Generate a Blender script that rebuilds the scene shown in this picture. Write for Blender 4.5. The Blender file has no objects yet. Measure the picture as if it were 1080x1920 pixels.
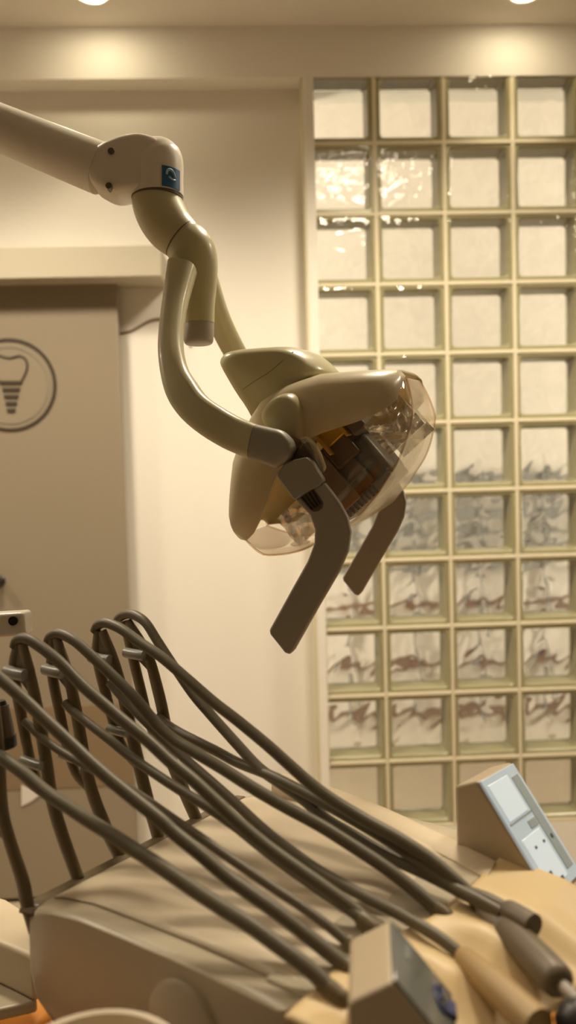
import bpy, bmesh, math, random
from mathutils import Vector, Matrix
random.seed(7)
SC = bpy.context.scene
COL = SC.collection
PI = math.pi
EYE = 1.25
FPX = 1500.0

# ---------------------------------------------------------------- camera frame
def cam_axes(yaw, pitch, roll):
    cy, sy, cp, sp = math.cos(yaw), math.sin(yaw), math.cos(pitch), math.sin(pitch)
    f = Vector((sy*cp, cy*cp, sp)); r = Vector((cy, -sy, 0)); u = r.cross(f)
    cr, sr = math.cos(roll), math.sin(roll)
    return cr*r + sr*u, -sr*r + cr*u, f
CR, CU, CF = cam_axes(0.03786514, -0.04946192, -0.02667793)
CP = Vector((0, 0, EYE))
def ray(x, y): return CR*((x-540)/FPX) + CU*((960-y)/FPX) + CF
def atZ(x, y, z): return CP + ray(x, y)*z                      # point at a distance along the view
def atY(x, y, Y):
    d = ray(x, y); return CP + d*(Y/d.y)
def atPlane(x, y, p, n):
    d = ray(x, y); return CP + d*((p-CP).dot(n)/d.dot(n))
def cam2w(v): return CR*v[0] + CU*v[1] + CF*v[2]

# ---------------------------------------------------------------- materials
def new_mat(name):
    m = bpy.data.materials.new(name); m.use_nodes = True
    nt = m.node_tree; b = nt.nodes['Principled BSDF']
    return m, nt, b
def mat(name, col, rough=.5, metal=0, var=.03, scale=30, bump=0, spec=.5, coat=0):
    m, nt, b = new_mat(name)
    n = nt.nodes.new('ShaderNodeTexNoise'); n.inputs['Scale'].default_value = scale; n.inputs['Detail'].default_value = 4
    tc = nt.nodes.new('ShaderNodeTexCoord'); nt.links.new(tc.outputs['Object'], n.inputs['Vector'])
    r = nt.nodes.new('ShaderNodeMapRange'); r.inputs['To Min'].default_value = 1-var; r.inputs['To Max'].default_value = 1+var
    nt.links.new(n.outputs['Fac'], r.inputs['Value'])
    mx = nt.nodes.new('ShaderNodeVectorMath'); mx.operation = 'SCALE'; mx.inputs[0].default_value = col
    nt.links.new(r.outputs['Result'], mx.inputs['Scale']); nt.links.new(mx.outputs['Vector'], b.inputs['Base Color'])
    b.inputs['Roughness'].default_value = rough; b.inputs['Metallic'].default_value = metal
    b.inputs['Specular IOR Level'].default_value = spec
    b.inputs['Coat Weight'].default_value = coat
    if bump:
        bp = nt.nodes.new('ShaderNodeBump'); bp.inputs['Strength'].default_value = bump; bp.inputs['Distance'].default_value = .002
        nt.links.new(n.outputs['Fac'], bp.inputs['Height']); nt.links.new(bp.outputs['Normal'], b.inputs['Normal'])
    return m
def clear_mat(name, tint, gloss=(1, 1, 1), rough=.02, ior=1.5, bump=0, scale=20, boost=1.0):
    """thin clear plastic / glass: what is not reflected goes straight through"""
    m = bpy.data.materials.new(name); m.use_nodes = True; nt = m.node_tree; nt.nodes.clear()
    out = nt.nodes.new('ShaderNodeOutputMaterial'); mix = nt.nodes.new('ShaderNodeMixShader')
    t = nt.nodes.new('ShaderNodeBsdfTransparent'); t.inputs['Color'].default_value = (*tint, 1)
    g = nt.nodes.new('ShaderNodeBsdfGlossy'); g.inputs['Color'].default_value = (*gloss, 1); g.inputs['Roughness'].default_value = rough
    # two-sided Schlick reflectance
    f0 = ((ior-1)/(ior+1))**2
    fr = nt.nodes.new('ShaderNodeLayerWeight'); fr.inputs['Blend'].default_value = .5
    pw = nt.nodes.new('ShaderNodeMath'); pw.operation = 'POWER'; pw.inputs[1].default_value = 5
    nt.links.new(fr.outputs['Facing'], pw.inputs[0])
    mul = nt.nodes.new('ShaderNodeMath'); mul.operation = 'MULTIPLY_ADD'; mul.use_clamp = True; mul.inputs[1].default_value = (1-f0)*.8; mul.inputs[2].default_value = f0*boost
    nt.links.new(pw.outputs[0], mul.inputs[0]); nt.links.new(mul.outputs[0], mix.inputs[0])
    nt.links.new(t.outputs[0], mix.inputs[1]); nt.links.new(g.outputs[0], mix.inputs[2]); nt.links.new(mix.outputs[0], out.inputs[0])
    if bump:
        n = nt.nodes.new('ShaderNodeTexNoise'); n.inputs['Scale'].default_value = scale; n.inputs['Detail'].default_value = 2
        tc = nt.nodes.new('ShaderNodeTexCoord'); nt.links.new(tc.outputs['Object'], n.inputs['Vector'])
        bp = nt.nodes.new('ShaderNodeBump'); bp.inputs['Strength'].default_value = bump; bp.inputs['Distance'].default_value = .01
        nt.links.new(n.outputs['Fac'], bp.inputs['Height'])
        nt.links.new(bp.outputs['Normal'], g.inputs['Normal']); nt.links.new(bp.outputs['Normal'], fr.inputs['Normal'])
    return m
def glass_mat(name, col, ior=1.45, rough=0.0):
    m = bpy.data.materials.new(name); m.use_nodes = True; nt = m.node_tree; nt.nodes.clear()
    out = nt.nodes.new('ShaderNodeOutputMaterial'); g = nt.nodes.new('ShaderNodeBsdfGlass')
    g.inputs['Color'].default_value = (*col, 1); g.inputs['IOR'].default_value = ior; g.inputs['Roughness'].default_value = rough
    nt.links.new(g.outputs[0], out.inputs[0]); return m
def emit_mat(name, col, s):
    m = bpy.data.materials.new(name); m.use_nodes = True; nt = m.node_tree; nt.nodes.clear()
    out = nt.nodes.new('ShaderNodeOutputMaterial'); e = nt.nodes.new('ShaderNodeEmission')
    e.inputs['Color'].default_value = (*col, 1); e.inputs['Strength'].default_value = s
    nt.links.new(e.outputs[0], out.inputs[0]); return m

M = {}
M['wall'] = mat('warm_white_paint', (.84, .81, .75), .7, bump=.05, scale=60, var=.01, spec=.2)
M['ceiling'] = mat('ceiling_paint', (.80, .76, .70), .8, var=.01, spec=.2)
M['floor'] = mat('beige_vinyl_floor', (.40, .33, .25), .4, var=.08, scale=8)
M['wall_dim'] = mat('dimmed_wall_paint', (.38, .33, .27), .8, var=.01)  # unseen walls darkened to cut the light they bounce back
M['mortar'] = mat('cream_mortar', (.72, .66, .49), .8, bump=.3, scale=120, var=.05, spec=.2)
M['block_rim'] = mat('olive_glass_edge', (.40, .365, .225), .25, var=.05)
M['block_front'] = clear_mat('block_face_glass', (.97, .98, .95), rough=.03, ior=1.5, bump=.7, scale=26)
M['block_back'] = glass_mat('block_relief_glass', (.97, .98, .95), 1.5)
M['door'] = mat('taupe_lacquer', (.285, .238, .175), .35, var=.015, scale=5)
M['door_band'] = mat('darker_brown_band', (.24, .17, .10), .4, var=.06, scale=8)  # darker brown than the rest of the door
M['pelmet'] = mat('pelmet_paint', (.48, .435, .34), .5, var=.01)
M['emblem'] = mat('dark_brown_vinyl', (.045, .033, .022), .5)
M['emblem_grey'] = mat('grey_vinyl', (.25, .22, .18), .5)
M['cream'] = mat('aged_cream_plastic', (.50, .46, .29), .32, var=.03, scale=12, coat=.15)
M['cream2'] = mat('cream_shell_plastic', (.70, .62, .44), .36, var=.03, scale=12, coat=.15)
def add_translucent(m, col, fac):
    nt = m.node_tree; b = nt.nodes['Principled BSDF']; out = nt.nodes['Material Output']
    t = nt.nodes.new('ShaderNodeBsdfTranslucent'); t.inputs['Color'].default_value = (*col, 1)
    mx = nt.nodes.new('ShaderNodeMixShader'); mx.inputs[0].default_value = fac
    nt.links.new(b.outputs[0], mx.inputs[1]); nt.links.new(t.outputs[0], mx.inputs[2]); nt.links.new(mx.outputs[0], out.inputs['Surface'])
add_translucent(M['cream2'], (.92, .82, .58), .22)
M['arm_white'] = mat('off_white_enamel', (.72, .68, .60), .3, var=.02, scale=12)
M['grey'] = mat('warm_grey_plastic', (.30, .275, .235), .45, var=.03, bump=.05, scale=90)
M['grey_light'] = mat('grey_brown_knob', (.36, .32, .28), .45)
M['dark'] = mat('dark_brown_plastic', (.10, .075, .05), .4)
M['black'] = mat('black_plastic', (.012, .01, .009), .35)
M['bulb_brown'] = mat('brown_housing_plastic', (.22, .155, .10), .35, var=.08, scale=20)
M['bulb_grey'] = mat('blue_grey_plastic', (.20, .20, .20), .4)
M['gold'] = mat('amber_metal', (.92, .58, .09), .25, metal=.45, var=.15, scale=40)
M['amber'] = clear_mat('amber_dichroic', (.97, .93, .80), (1, .86, .55), .12, 1.6, bump=.4, scale=60)
M['facet'] = clear_mat('faceted_reflector_glass', (.96, .95, .92), (1, .98, .95), rough=.12, ior=1.9, boost=6)
M['cover'] = clear_mat('clear_acrylic', (.975, .965, .945), rough=.03, ior=1.5)
M['lip'] = clear_mat('acrylic_edge', (.88, .81, .72), (1, .93, .86), rough=.25, ior=1.7, boost=2)
M['chrome'] = mat('chrome', (.8, .8, .8), .12, metal=1)
M['blue'] = mat('blue_badge', (.015, .10, .24), .35)
M['badge_mark'] = mat('pale_blue_print', (.30, .45, .55), .4)
M['hose'] = mat('grey_silicone_hose', (.125, .104, .068), .46, var=.06, scale=50)
M['whip'] = mat('olive_brown_plastic', (.15, .115, .062), .4, var=.05)
M['clip'] = mat('pale_grey_clip', (.24, .235, .22), .3)
M['unit'] = mat('beige_unit_plastic', (.49, .425, .315), .33, var=.02, scale=9)
M['unit_top'] = mat('pale_unit_cover', (.66, .56, .41), .4, var=.03, scale=9)
M['mat'] = mat('yellowed_silicone_mat', (.72, .55, .30), .45, var=.05, scale=14)
M['console'] = mat('tan_console_plastic', (.50, .41, .29), .4)
M['panel_blue'] = mat('pale_blue_membrane', (.58, .72, .82), .12, var=.05, scale=30, spec=.8)
M['panel_white'] = mat('white_blue_membrane', (.78, .86, .88), .2)
M['panel_mid'] = mat('mid_blue_membrane', (.45, .57, .66), .25)
for q, st in (('panel_blue', .16), ('panel_white', .30)):
    b_ = M[q].node_tree.nodes['Principled BSDF']; b_.inputs['Emission Color'].default_value = (.62, .82, 1, 1); b_.inputs['Emission Strength'].default_value = st
M['panel_off'] = mat('unlit_grey_membrane', (.16, .175, .165), .15, var=.05, spec=.8)
M['key_off'] = mat('unlit_key', (.24, .27, .28), .25)
M['ink_blue'] = mat('dark_blue_ink', (.03, .04, .14), .4)
M['ink'] = mat('dark_grey_ink', (.10, .12, .16), .5)
M['orange'] = mat('orange_upholstery', (.62, .24, .015), .5, bump=.1, scale=80)
M['handpiece'] = mat('warm_grey_handpiece', (.15, .118, .078), .42)
M['sheath'] = mat('amber_sheath', (.40, .27, .12), .45)
M['white_metal'] = mat('white_fixture_metal', (.8, .78, .72), .4)
M['lamp_glow'] = emit_mat('downlight_lens_glow', (1, .84, .55), 60)
M['hall'] = mat('hall_wall_paint', (.76, .71, .66), .8, var=.16, scale=14)
M['hall_grey'] = mat('added_grey_slats', (.27, .265, .26), .7)
M['hall_red'] = mat('added_reddish_rails', (.20, .13, .10), .6)
M['cable'] = mat('brown_cable', (.18, .11, .06), .5)
M['paper'] = mat('pale_paper', (.70, .66, .62), .7)

# ---------------------------------------------------------------- mesh helpers
def obj(name, bm, m, parent=None, smooth=35, bevel=0, seg=2, solid=0, subsurf=0):
    me = bpy.data.meshes.new(name)
    bmesh.ops.recalc_face_normals(bm, faces=bm.faces)
    bm.to_mesh(me); bm.free()
    o = bpy.data.objects.new(name, me); COL.objects.link(o)
    me.materials.append(M[m] if isinstance(m, str) else m)
    if smooth:
        for p in me.polygons: p.use_smooth = True
        me.set_sharp_from_angle(angle=math.radians(smooth))
    if solid:
        s = o.modifiers.new('s', 'SOLIDIFY'); s.thickness = solid; s.offset = 0
    if bevel:
        b = o.modifiers.new('b', 'BEVEL'); b.width = bevel; b.segments = seg; b.limit_method = 'ANGLE'; b.angle_limit = math.radians(40)
        b.harden_normals = False
    if subsurf:
        s = o.modifiers.new('ss', 'SUBSURF'); s.levels = subsurf; s.render_levels = subsurf
    if parent is not None:
        o.parent = parent
        p = parent; mm = Matrix.Identity(4)
        chain = []
        while p is not None: chain.append(p); p = p.parent
        if chain[-1].type == 'EMPTY':
            o.matrix_parent_inverse = Matrix.Translation(chain[-1].location).inverted() if len(chain) == 1 else Matrix.Identity(4)
    return o
def thing(name, loc, label, cat, group=None):
    o = bpy.data.objects.new(name, None); COL.objects.link(o); o.location = loc; o.empty_display_size = .05
    o['label'] = label; o['category'] = cat
    if group: o['group'] = group
    return o
def tag(o, label, cat, group=None):
    o['label'] = label; o['category'] = cat
    if group: o['group'] = group
    return o
def struct(o, label=None):
    o['kind'] = 'structure'
    if label: o['label'] = label
    return o
def add_box(bm, lo, hi):
    vs = [bm.verts.new((x, y, z)) for x in (lo[0], hi[0]) for y in (lo[1], hi[1]) for z in (lo[2], hi[2])]
    for f in ((0, 1, 3, 2), (4, 6, 7, 5), (0, 4, 5, 1), (2, 3, 7, 6), (0, 2, 6, 4), (1, 5, 7, 3)): bm.faces.new([vs[i] for i in f])
def box(lo, hi):
    bm = bmesh.new(); add_box(bm, lo, hi); return bm
def hexa(p):
    """8 points: bottom ring 4 then top ring 4"""
    bm = bmesh.new(); v = [bm.verts.new(q) for q in p]
    for f in ((0, 1, 2, 3), (4, 7, 6, 5), (0, 4, 5, 1), (1, 5, 6, 2), (2, 6, 7, 3), (3, 7, 4, 0)): bm.faces.new([v[i] for i in f])
    return bm
def loft(bm, rings, cap=True, closed=True):
    vr = [[bm.verts.new(p) for p in r] for r in rings]
    n = len(rings[0])
    for a, b in zip(vr, vr[1:]):
        for i in range(n if closed else n-1):
            bm.faces.new((a[i], a[(i+1) % n], b[(i+1) % n], b[i]))
    if cap:
        bm.faces.new(vr[0][::-1]); bm.faces.new(vr[-1])
    return vr
def cr(pts, n=8):
    """Catmull-Rom through points (Vectors or tuples of numbers)"""
    P = [Vector(p) if not isinstance(p, (int, float)) else p for p in pts]
    out = []
    for i in range(len(P)-1):
        p0 = P[i-1] if i else P[i]*2-P[i+1]; p1, p2 = P[i], P[i+1]; p3 = P[i+2] if i+2 < len(P) else P[i+1]*2-P[i]
        for k in range(n):
            t = k/n
            out.append(.5*((2*p1)+(p2-p0)*t+(2*p0-5*p1+4*p2-p3)*t*t+(3*p1-p0-3*p2+p3)*t**3))
    out.append(P[-1]); return out
def tube(bm, path, radii, n=14, sub=6, cap=True, flat=1.0, side=None):
    """round sweep; flat scales the section along 'side'"""
    if isinstance(radii, (int, float)): radii = [radii]*len(path)
    pts = cr(path, sub); rr = cr([float(r) for r in radii], sub)
    prev = None; rings = []
    for i, p in enumerate(pts):
        t = (pts[min(i+1, len(pts)-1)]-pts[max(i-1, 0)]).normalized()
        if side is not None: x = side-t*side.dot(t)
        elif prev is None:
            x = t.orthogonal()
        else: x = prev-t*prev.dot(t)
        x.normalize(); prev = x; y = t.cross(x)
        rings.append([p+(x*math.cos(2*PI*k/n)*flat+y*math.sin(2*PI*k/n))*rr[i] for k in range(n)])
    loft(bm, rings, cap); return bm
def smooth_poly(p, it=2):
    p = [Vector(q) for q in p]
    for _ in range(it):
        q = []
        for i in range(len(p)):
            a, b = p[i], p[(i+1) % len(p)]
            q += [a*.75+b*.25, a*.25+b*.75]
        p = q
    return p
def inflate(poly, axis, hw, prof=((-1, .72), (-.93, .88), (-.78, .96), (-.5, 1), (.5, 1), (.78, .96), (.93, .88), (1, .72)), bm=None):
    """closed 3D polygon blown up along an axis: rounded slab"""
    bm = bm or bmesh.new(); c = sum(poly, Vector())/len(poly)
    loft(bm, [[c+(p-c)*s+axis*(hw*k) for p in poly] for k, s in prof]); return bm
def slab(poly, axis, t0, t1):
    bm = bmesh.new(); loft(bm, [[p+axis*t0 for p in poly], [p+axis*t1 for p in poly]]); return bm
def frame_plane(o, x, y):
    return lambda a, b: o+x*a+y*b

# ================================================================ ROOM
Y0 = 2.3226             # face of the glass block panel and of the beam
YW = 2.393              # recessed wall
CEIL = EYE+1.26
XL, XR, YB = -2.1, 2.3, -2.2
GX, GZ = .164, EYE+1.134
struct(obj('floor', box((XL-.1, YB-.1, -.1), (XR+.1, YW+.1, 0)), 'floor', smooth=0))
struct(obj('ceiling', box((XL-.1, YB-.1, CEIL), (XR+.1, YW+.1, CEIL+.1)), 'ceiling', smooth=0))
struct(obj('wall_left', box((XL-.1, YB, 0), (XL, YW, CEIL)), 'wall_dim', smooth=0))
struct(obj('wall_right', box((XR, YB, 0), (XR+.1, YW, CEIL)), 'wall_dim', smooth=0))
struct(obj('wall_rear', box((XL-.1, YB-.1, 0), (XR+.1, YB, CEIL)), 'wall_dim', smooth=0))
struct(obj('wall_front', box((XL-.1, YW, 0), (.16, YW+.1, CEIL)), 'wall', smooth=0), 'cream plastered wall behind the sliding door')
# dropped beam across the top, flush with the glass blocks
BEAM_Z = EYE+1.118
struct(obj('trim_1', box((XL, Y0, BEAM_Z), (XR, YW+.1, CEIL)), 'wall', smooth=0), 'dropped plaster beam above the glass blocks')
# plaster reveal beside the glass blocks
struct(obj('trim_2', box((.163, Y0-.004, 0), (.192, YW+.1, BEAM_Z)), 'wall', bevel=.004), 'narrow plaster edge beside the glass blocks')

# ---- glass block panel
NC, NR = 6, 11
bm = bmesh.new()
for k in range(NC+1):
    x = GX+.2*k; add_box(bm, (x-.006, Y0+.001, GZ-.2*NR), (x+.006, Y0+.082, BEAM_Z))
for k in range(NR+1):
    z = GZ-.2*k; add_box(bm, (GX, Y0+.0012, z-.006), (GX+.2*NC, Y0+.0818, z+.006))
win = struct(obj('window_1', bm, 'mortar', bevel=.002, seg=1), 'glass block panel set in cream mortar')
struct(obj('wall_base', box((.192, Y0, 0), (XR, Y0+.09, GZ-.2*NR-.006)), 'wall', smooth=0))
struct(obj('wall_end', box((GX+.2*NC+.006, Y0, 0), (XR, Y0+.09, BEAM_Z)), 'wall', smooth=0))

def rim_mesh():
    bm = bmesh.new()
    def ring(h, y, r, n=5):
        pts = []
        for cx, cz, a0 in ((1, 1, 0), (-1, 1, 90), (-1, -1, 180), (1, -1, 270)):
            for k in range(n):
                a = math.radians(a0+90*k/(n-1))
                pts.append(Vector(((h-r)*cx+r*math.cos(a), y, (h-r)*cz+r*math.sin(a))))
        return pts
    rings = [ring(.0942, .006, .010), ring(.0942, .080, .010), ring(.078, .080, .008), ring(.080, .040, .010), ring(.082, .010, .010), ring(.086, .005, .010), ring(.0935, .0045, .01)]
    rings.append(rings[0]); loft(bm, rings, cap=False); bmesh.ops.remove_doubles(bm, verts=bm.verts, dist=1e-6)
    return bm
def pane_mesh(seed, h, y0, y1, amp):
    """glass plate; its inner face carries a wavy pressed relief"""
    rnd = random.Random(seed); N = 30; bm = bmesh.new()
    waves = [(rnd.uniform(-130, 130), rnd.uniform(-130, 130), rnd.uniform(0, 6.3)) for _ in range(7)]
    def hgt(x, z):
        s = sum(math.sin(a*x+b*z+c) for a, b, c in waves)/3.0
        w = 60*abs(x)+35*z
        s += .8*math.sin(w+1.5*math.sin(50*x))
        e = min(1, (h-max(abs(x), abs(z)))/.02)
        return amp*math.tanh(1.6*s)
    g1 = [[bm.verts.new((-h+2*h*i/N, y0+hgt(-h+2*h*i/N, -h+2*h*j/N), -h+2*h*j/N)) for j in range(N+1)] for i in range(N+1)]
    c = [bm.verts.new((sx*h, y1, sz*h)) for sx, sz in ((-1, -1), (1, -1), (1, 1), (-1, 1))]
    for i in range(N):
        for j in range(N): bm.faces.new((g1[i][j], g1[i+1][j], g1[i+1][j+1], g1[i][j+1]))
    bm.faces.new(c)
    sides = [[g1[i][0] for i in range(N+1)]+[c[1], c[0]], [g1[N][j] for j in range(N+1)]+[c[2], c[1]],
             [g1[N-i][N] for i in range(N+1)]+[c[3], c[2]], [g1[0][N-j] for j in range(N+1)]+[c[0], c[3]]]
    for s in sides: bm.faces.new(s)
    return bm
def front_mesh():
    N = 12; h = .0935; bm = bmesh.new()
    def y(x, z):
        d = max(abs(x), abs(z))/h
        return .0005+.003*max(0, (d-.86)/.14)**2
    g = [[bm.verts.new((-h+2*h*i/N, y(-h+2*h*i/N, -h+2*h*j/N), -h+2*h*j/N)) for j in range(N+1)] for i in range(N+1)]
    for i in range(N):
        for j in range(N): bm.faces.new((g[i][j], g[i+1][j], g[i+1][j+1], g[i][j+1]))
    return bm
def mesh_of(name, bm, m, smooth=50):
    o = obj(name, bm, m, smooth=smooth); me = o.data; bpy.data.objects.remove(o); return me
ME_RIM = mesh_of('block_rim', rim_mesh(), 'block_rim', 30)
ME_FRONT = mesh_of('front_face', front_mesh(), 'block_front', 180)
ME_BACK = [mesh_of('relief_pane', pane_mesh(s, .0782, .068, .076, .0008), 'block_back', 50) for s in (3, 11, 29)]
def link(name, me, parent, loc=(0, 0, 0)):
    o = bpy.data.objects.new(name, me); COL.objects.link(o); o.parent = parent; o.location = loc; return o
for i in range(NC):
    for j in range(NR):
        b = link('glass_block', ME_RIM, win, (GX+.1+.2*i, Y0, GZ-.1-.2*j))
        link('front_face', ME_FRONT, b); link('relief_pane', ME_BACK[(i+2*j) % 3], b)

# hall beyond the glass blocks
HY = 3.5; HC_ = 3.3
struct(obj('wall_hall', box((XL, HY, 0), (XR+2, HY+.1, HC_)), 'hall', smooth=0))
struct(obj('floor_hall', box((XL, YW+.1, -.1), (XR+2, HY+.1, 0)), 'floor', smooth=0))
struct(obj('ceiling_hall', box((XL, YW+.1, HC_), (XR+2, HY+.1, HC_+.1)), 'hall', smooth=0))
struct(obj('wall_hall_upper', box((-.4, YW+.05, CEIL+.1), (XR+2, YW+.1, HC_)), 'hall', smooth=0))
struct(obj('wall_hall_side', box((XR+2, YW+.1, 0), (XR+2.1, HY, HC_)), 'hall', smooth=0))
struct(obj('wall_hall_left', box((-.4, YW+.1, 0), (-.3, HY, HC_)), 'hall', smooth=0))
bm = bmesh.new(); 
for k in range(6): add_box(bm, (-.3, HY-.03, .80+.078*k), (XR+2, HY, .80+.078*k+.030))
for k in range(16): add_box(bm, (-.2+.29*k, HY-.05, .12), (-.182+.29*k, HY-.03, 1.24))
struct(obj('pattern_slats', bm, 'hall_grey', smooth=0), 'added grey slats that make a pattern in the glass blocks')  # slats and posts added so the glass relief has something to distort
bm = bmesh.new(); [add_box(bm, (-.3, HY-.04, z_), (XR+2, HY, z_+.022)) for z_ in (.16, .38, .64)]
struct(obj('pattern_rails', bm, 'hall_red', smooth=0), 'added reddish rails that make streaks in the glass blocks')  # rails added to draw dark streaks in the lower glass rows

# ---- sliding door with pelmet
DX = -.386
door = struct(obj('door_1', box((-1.5, 2.338, .012), (DX, 2.374, EYE+.60)), 'door', bevel=.003), 'taupe sliding door with a tooth implant emblem')
obj('lower_band', box((-1.49, 2.3362, .34), (DX-.004, 2.3385, .585)), 'door_band', door, bevel=.0008)
pel = struct(obj('trim_5', box((-1.6, 2.255, EYE+.552), (-.247, YW, EYE+.637)), 'pelmet', bevel=.002), 'beige box pelmet over the sliding door')
# emblem on the door
yE = 2.3365
def on_door(x, y): return atY(x, y, yE)
ctr = on_door(18, 722); RO = (on_door(106, 722)-ctr).x
def ring_bm(c, r0, r1, n=64):
    bm = bmesh.new(); A = []
    for y in (-.0009, .0012):
        for r in (r0, r1): A.append([bm.verts.new(c+Vector((r*math.cos(2*PI*k/n), y, r*math.sin(2*PI*k/n)))) for k in range(n)])
    a, b, c2, d = A
    for k in range(n):
        l = (k+1) % n
        bm.faces.new((a[k], a[l], b[l], b[k])); bm.faces.new((c2[k], d[k], d[l], c2[l]))
        bm.faces.new((b[k], b[l], d[l], d[k])); bm.faces.new((a[k], c2[k], c2[l], a[l]))
    return bm
emb = obj('emblem', ring_bm(ctr, RO*.93, RO), 'emblem', door, smooth=30)
obj('inner_ring', ring_bm(ctr+Vector((0, .0005, 0)), RO*.80, RO*.84), 'emblem_grey', emb, smooth=30)
bm = bmesh.new()
cx0 = 21
crown = [(38, 718), (46, 704), (51, 688), (48, 674), (38, 667), (28, 669), (18, 671), (8, 669), (-2, 667), (-10, 674), (-13, 688), (-8, 704), (0, 718)]
tube(bm, [on_door(*p) for p in crown], RO*.022, n=8, sub=4, flat=1)
for t in range(5):
    ya = 714+t*13; yb = ya+8; h1 = 20-t*2.9; h0 = 20-t*2.9-1.4
    if t == 0: h1, h0 = 21, 20
    q = [on_door(cx0-h1, ya), on_door(cx0+h1, ya), on_door(cx0+h0, yb), on_door(cx0-h0, yb)]
    loft(bm, [[v+Vector((0, -.0009, 0)) for v in q], [v+Vector((0, .0012, 0)) for v in q]])
obj('tooth_implant', bm, 'emblem', emb, smooth=30)
# cable on the wall
bm = bmesh.new()
tube(bm, [atY(x, y, YW-.003) for x, y in ((214, 627), (226, 625), (244, 621), (262, 612), (280, 602), (300, 598), (330, 603), (350, 620), (358, 650))], .0032, n=8)
tag(obj('cable', bm, 'cable'), 'thin brown cable on the white wall beside the sliding door', 'cable')
# pale paper tag low on the door
q = [atY(x, y, 2.335) for x, y in ((40, 1472), (76, 1490), (58, 1503), (40, 1512))]
tag(obj('paper_tag', slab(q, Vector((0, 1, 0)), -.0004, .0012), 'paper', smooth=0), 'small pale paper tag low on the sliding door', 'paper')

# ---- downlights
def downlight(x, y, label):
    t = thing('ceiling_downlight', (x, y, CEIL), label, 'light', 'ceiling downlights')
    bm = bmesh.new(); n = 40
    prof = [(.047, 0), (.047, -.004), (.040, -.005), (.036, -.002), (.036, 0)]
    loft(bm, [[Vector((x+r*math.cos(2*PI*k/n), y+r*math.sin(2*PI*k/n), CEIL+z)) for k in range(n)] for r, z in prof], cap=False)
    obj('trim_ring', bm, 'white_metal', t)
    bm = bmesh.new()
    loft(bm, [[Vector((x+r*math.cos(2*PI*k/n), y+r*math.sin(2*PI*k/n), CEIL+z)) for k in range(n)] for r, z in ((.036, -.0005), (.030, -.006), (.012, -.008))])
    obj('lens', bm, 'lamp_glow', t)
downlight(-.393, 2.165, 'round ceiling downlight above the sliding door')
downlight(.752, 2.168, 'round ceiling downlight above the glass blocks')
def spot(x, y, e, size=105, blend=.7, r=.035, z=None):
    l = bpy.data.lights.new('downlight_beam', 'SPOT'); l.energy = e; l.color = (1, .855, .635); l.spot_size = math.radians(size); l.spot_blend = blend; l.shadow_soft_size = r
    o = bpy.data.objects.new('downlight_beam', l); COL.objects.link(o); o.location = (x, y, (z or CEIL)-.03); return o
for x in (-1.53, -.393, .752, 1.9): spot(x, 2.165, 5, 84, .6)
for x in (-1.86, -.72, .42, 1.56): spot(x, 1.58, 96, 144, .75, .13)
for x in (-1.0, .35, 1.6): spot(x, -.6, 7, 130, .9, .1)
# unseen side panels added to brighten the hall evenly behind the glass
for x, a in ((-.28, -90), (1.95, 90)):
    l = bpy.data.lights.new('hall_fill', 'AREA'); l.energy = 21; l.color = (1, .87, .71); l.shape = 'RECTANGLE'; l.size = 2.9; l.size_y = .25
    o = bpy.data.objects.new('hall_fill', l); COL.objects.link(o); o.location = (x, 2.88, 1.55); o.rotation_euler = (0, math.radians(a), 0)

# ================================================================ DENTAL LAMP
def nrm(v): return v.normalized()
A = nrm(cam2w((.105, .036, .30)))                       # pivot axis: from the near handle to the far one
U = cam2w((.76, .65, 0)); U = nrm(U-A*U.dot(A))         # long axis of the head
N = A.cross(U)
if N.dot(CR) < 0: N = -N                                 # light direction
PN = CP+cam2w((-.012, .072, .90)); HC = PN+A*.16
def HL(u, n, a): return HC+U*u+N*n+A*a
def px(x, y, a):
    p = atPlane(x, y, HC+A*a, A)-HC; return p.dot(U), p.dot(N)
lamp = thing('dental_lamp', (HC.x, HC.y, 0), 'cream and grey dental operating lamp hanging from a jointed white arm', 'dental lamp')

def interp(tab, t):
    t = abs(t)
    for (a, b), (c, d) in zip(tab, tab[1:]):
        if t <= c: return b+(d-b)*(t-a)/(c-a)
    return tab[-1][1]
RIM = [(0, .003), (.03, .009), (.06, .022), (.09, .035), (.115, .043), (.138, .042), (.157, .024)]
BACK = [(0, -.075), (.036, -.068), (.08, -.048), (.115, -.022), (.145, .002), (.157, .013)]
FRONT = [(0, .114), (.04, .109), (.08, .099), (.11, .086), (.135, .068), (.15, .045), (.157, .024)]
WID = [(0, .112), (.07, .112), (.11, .106), (.135, .094), (.15, .074), (.157, .056)]
US = [s*v for s, v in [(-1, .157), (-1, .153), (-1, .146), (-1, .135), (-1, .12), (-1, .10), (-1, .08), (-1, .06), (-1, .04), (-1, .02), (1, 0), (1, .02), (1, .04), (1, .06), (1, .08), (1, .10), (1, .12), (1, .135), (1, .146), (1, .153), (1, .157)]]
def dish(far, inset=0, exp=4.6, k=25, span=1.0, push=0, wave=0):
    """U sections swept along the head: from rim to 'far' and back to rim"""
    bm = bmesh.new(); rings = []
    for u in US:
        w = interp(WID, u)-inset; nr = interp(RIM, u); nf = interp(far, u)+push; ring = []
        for i in range(k):
            th = PI*i/(k-1); c, s = math.cos(th), math.sin(th)
            aa = -w*math.copysign(abs(c)**(2/exp), c); dn = abs(s)**(2/exp)
            ring.append(HL(u*(.925 if u > 0 else .94), nr+(nf-nr)*dn, aa))
        rings.append(ring)
    loft(bm, rings, cap=False, closed=False)
    if not inset:                                        # ends
        for r in (0, -1):
            bm.verts.ensure_lookup_table()
    return bm
def end_caps(bm): return bm
shell = obj('back_shell', dish(BACK), 'cream2', lamp, smooth=40, solid=.004)
shell['label'] = 'cream curved back shell'
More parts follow.
